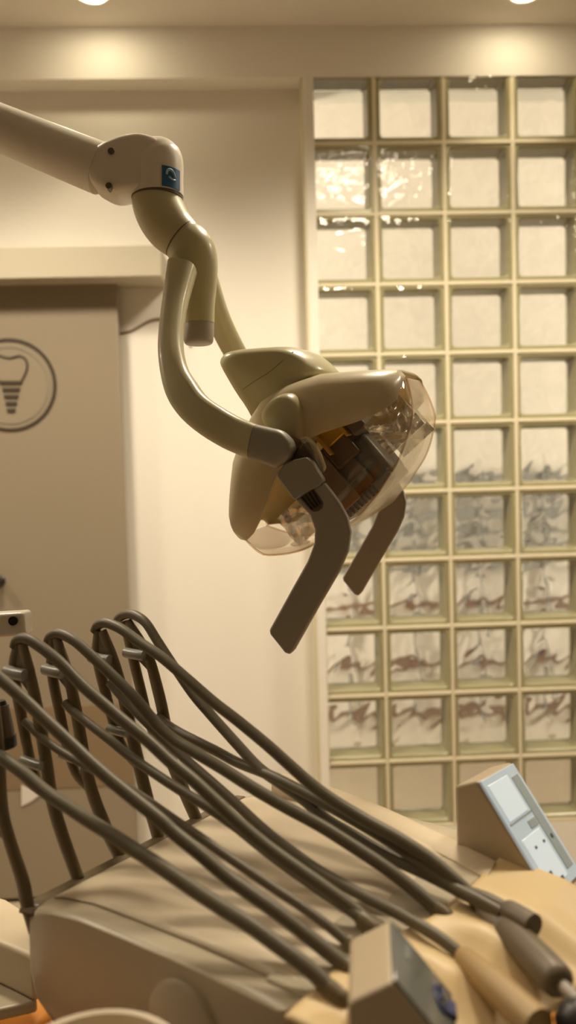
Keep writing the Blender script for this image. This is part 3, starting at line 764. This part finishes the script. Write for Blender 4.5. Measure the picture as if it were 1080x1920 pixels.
# ---- things at the left edge
t = thing('dental_chair', (.15, .95, 0), 'orange upholstered dental chair partly hidden beneath the delivery unit', 'dental chair')
q = [Vector((-.6, .645, .55)), Vector((.75, .645, .55)), Vector((.75, 1.0, .55)), Vector((-.6, .92, .55))]
obj('seat_cushion', slab(q, Vector((0, 0, 1)), 0, .055), 'orange', t, bevel=.02, seg=4)
obj('seat_frame', slab([Vector((-.6, .66, .36)), Vector((.6, .66, .36)), Vector((.6, .94, .36)), Vector((-.6, .88, .36))], Vector((0, 0, 1)), 0, .19), 'unit', t, bevel=.03, seg=4)
obj('chair_base', slab([Vector((.2, .68, 0)), Vector((.6, .68, 0)), Vector((.6, .9, 0)), Vector((.2, .9, 0))], Vector((0, 0, 1)), 0, .365), 'unit', t, bevel=.03, seg=4)
# cream armrest pad
def slab_px(P, z, th, name, m, par, bev):
    q = [atPlane(x, y, Vector((0, 0, EYE-z)), Vector((0, 0, 1))) for x, y in P]
    return obj(name, slab(smooth_poly(q, 1), Vector((0, 0, -1)), 0, th), m, par, bevel=bev, seg=4)
slab_px([(-160, 1690), (-40, 1668), (30, 1690), (62, 1735), (84, 1806), (0, 1766), (-120, 1720)], .46, .045, 'armrest', 'unit_top', t, .008)
q = [(-200, 1800), (0, 1838), (110, 1880), (160, 1905), (40, 1935), (-200, 1960)]
slab_px([(-220, 1800), (0, 1832), (92, 1872), (0, 1893), (-220, 1940)], .505, .012, 'armrest_bracket', 'unit', t, .003)
slab_px([(-240, 1900), (0, 1868), (80, 1858), (104, 1890), (60, 1935), (-240, 1990)], .56, .04, 'side_cushion', 'orange', t, .008)
# round pale dish at the very bottom
c = atZ(168, 2047, .50); n = 40; bm = bmesh.new()
pr = [(.001, -.02), (.04, -.02), (.052, -.008), (.056, .004), (.058, .010), (.062, .011), (.064, .006), (.060, -.012), (.045, -.028), (.001, -.028)]
loft(bm, [[c+Vector((r*math.cos(2*PI*i/n), r*math.sin(2*PI*i/n), z)) for i in range(n)] for r, z in pr])
bowl = obj('dish', bm, 'unit_top', smooth=50)
tag(bowl, 'shallow pale round dish at the near end of the unit', 'dish')
# holder with dark cup, and white socket box
t = thing('suction_holder', atZ(0, 1400, .80)[:], 'dark brown cup holder with a black mouth beside the nearest whip arm', 'holder')
ax0, ax1 = atZ(-2, 1322, .84), atZ(4, 1400, .84)
bm = bmesh.new(); d = ax1-ax0; tube(bm, [ax0, ax0+d*.35, ax0+d*.8, ax1], [.010, .0125, .0145, .014], n=20, sub=3); obj('cup', bm, 'dark', t)
bm = bmesh.new(); tube(bm, [ax0-d*.1, ax0, ax0+d*.15], [.007, .0085, .0085], n=18, sub=2); obj('mouth', bm, 'black', t)
bm = bmesh.new(); tube(bm, [ax1-d*.25, ax1, ax1+d*.04], [.0152, .0155, .013], n=20, sub=2); obj('foot_ring', bm, 'black', t)
t = thing('socket_box', atZ(10, 1195, .90)[:], 'small white box with a black round hole beyond the whip arms', 'box')
q = [atZ(x, y, .90) for x, y in ((-40, 1153), (44, 1148), (48, 1192), (-40, 1200))]
obj('case', slab(q, CF, 0, .03), 'arm_white', t, bevel=.004, seg=3)
c = atZ(25, 1164, .899); bm = bmesh.new(); tube(bm, [c-CF*.002, c+CF*.006], .0052, n=18, sub=1); obj('hole', bm, 'black', t)
c = atY(-3, 1090, 2.333); bm = bmesh.new(); tube(bm, [c-Vector((0, .03, 0)), c, c+Vector((0, .006, 0))], [.014, .014, .02], n=20, sub=1)
obj('door_knob', bm, 'black', door)

# ================================================================ camera, world, view
cd = bpy.data.cameras.new('camera'); cam = bpy.data.objects.new('camera', cd); COL.objects.link(cam)
mx = Matrix((CR, CU, -CF)).transposed().to_4x4(); mx.translation = CP; cam.matrix_world = mx
cd.sensor_fit = 'HORIZONTAL'; cd.sensor_width = 36; cd.lens = 36*FPX/1080; cd.clip_start = .05
cd.dof.use_dof = True; cd.dof.focus_distance = .98; cd.dof.aperture_fstop = 6.0
SC.camera = cam
w = bpy.data.worlds.new('world'); SC.world = w; w.use_nodes = True
w.node_tree.nodes['Background'].inputs[0].default_value = (1, .85, .62, 1); w.node_tree.nodes['Background'].inputs[1].default_value = .05
SC.view_settings.view_transform = 'Standard'; SC.view_settings.look = 'None'; SC.view_settings.exposure = .2; SC.view_settings.gamma = 1
SC.view_settings.use_curve_mapping = False
cy = SC.cycles
cy.use_denoising = True; cy.max_bounces = 12; cy.transparent_max_bounces = 24; cy.transmission_bounces = 10; cy.glossy_bounces = 5; cy.diffuse_bounces = 4
cy.caustics_reflective = False; cy.caustics_refractive = False; cy.sample_clamp_indirect = 6
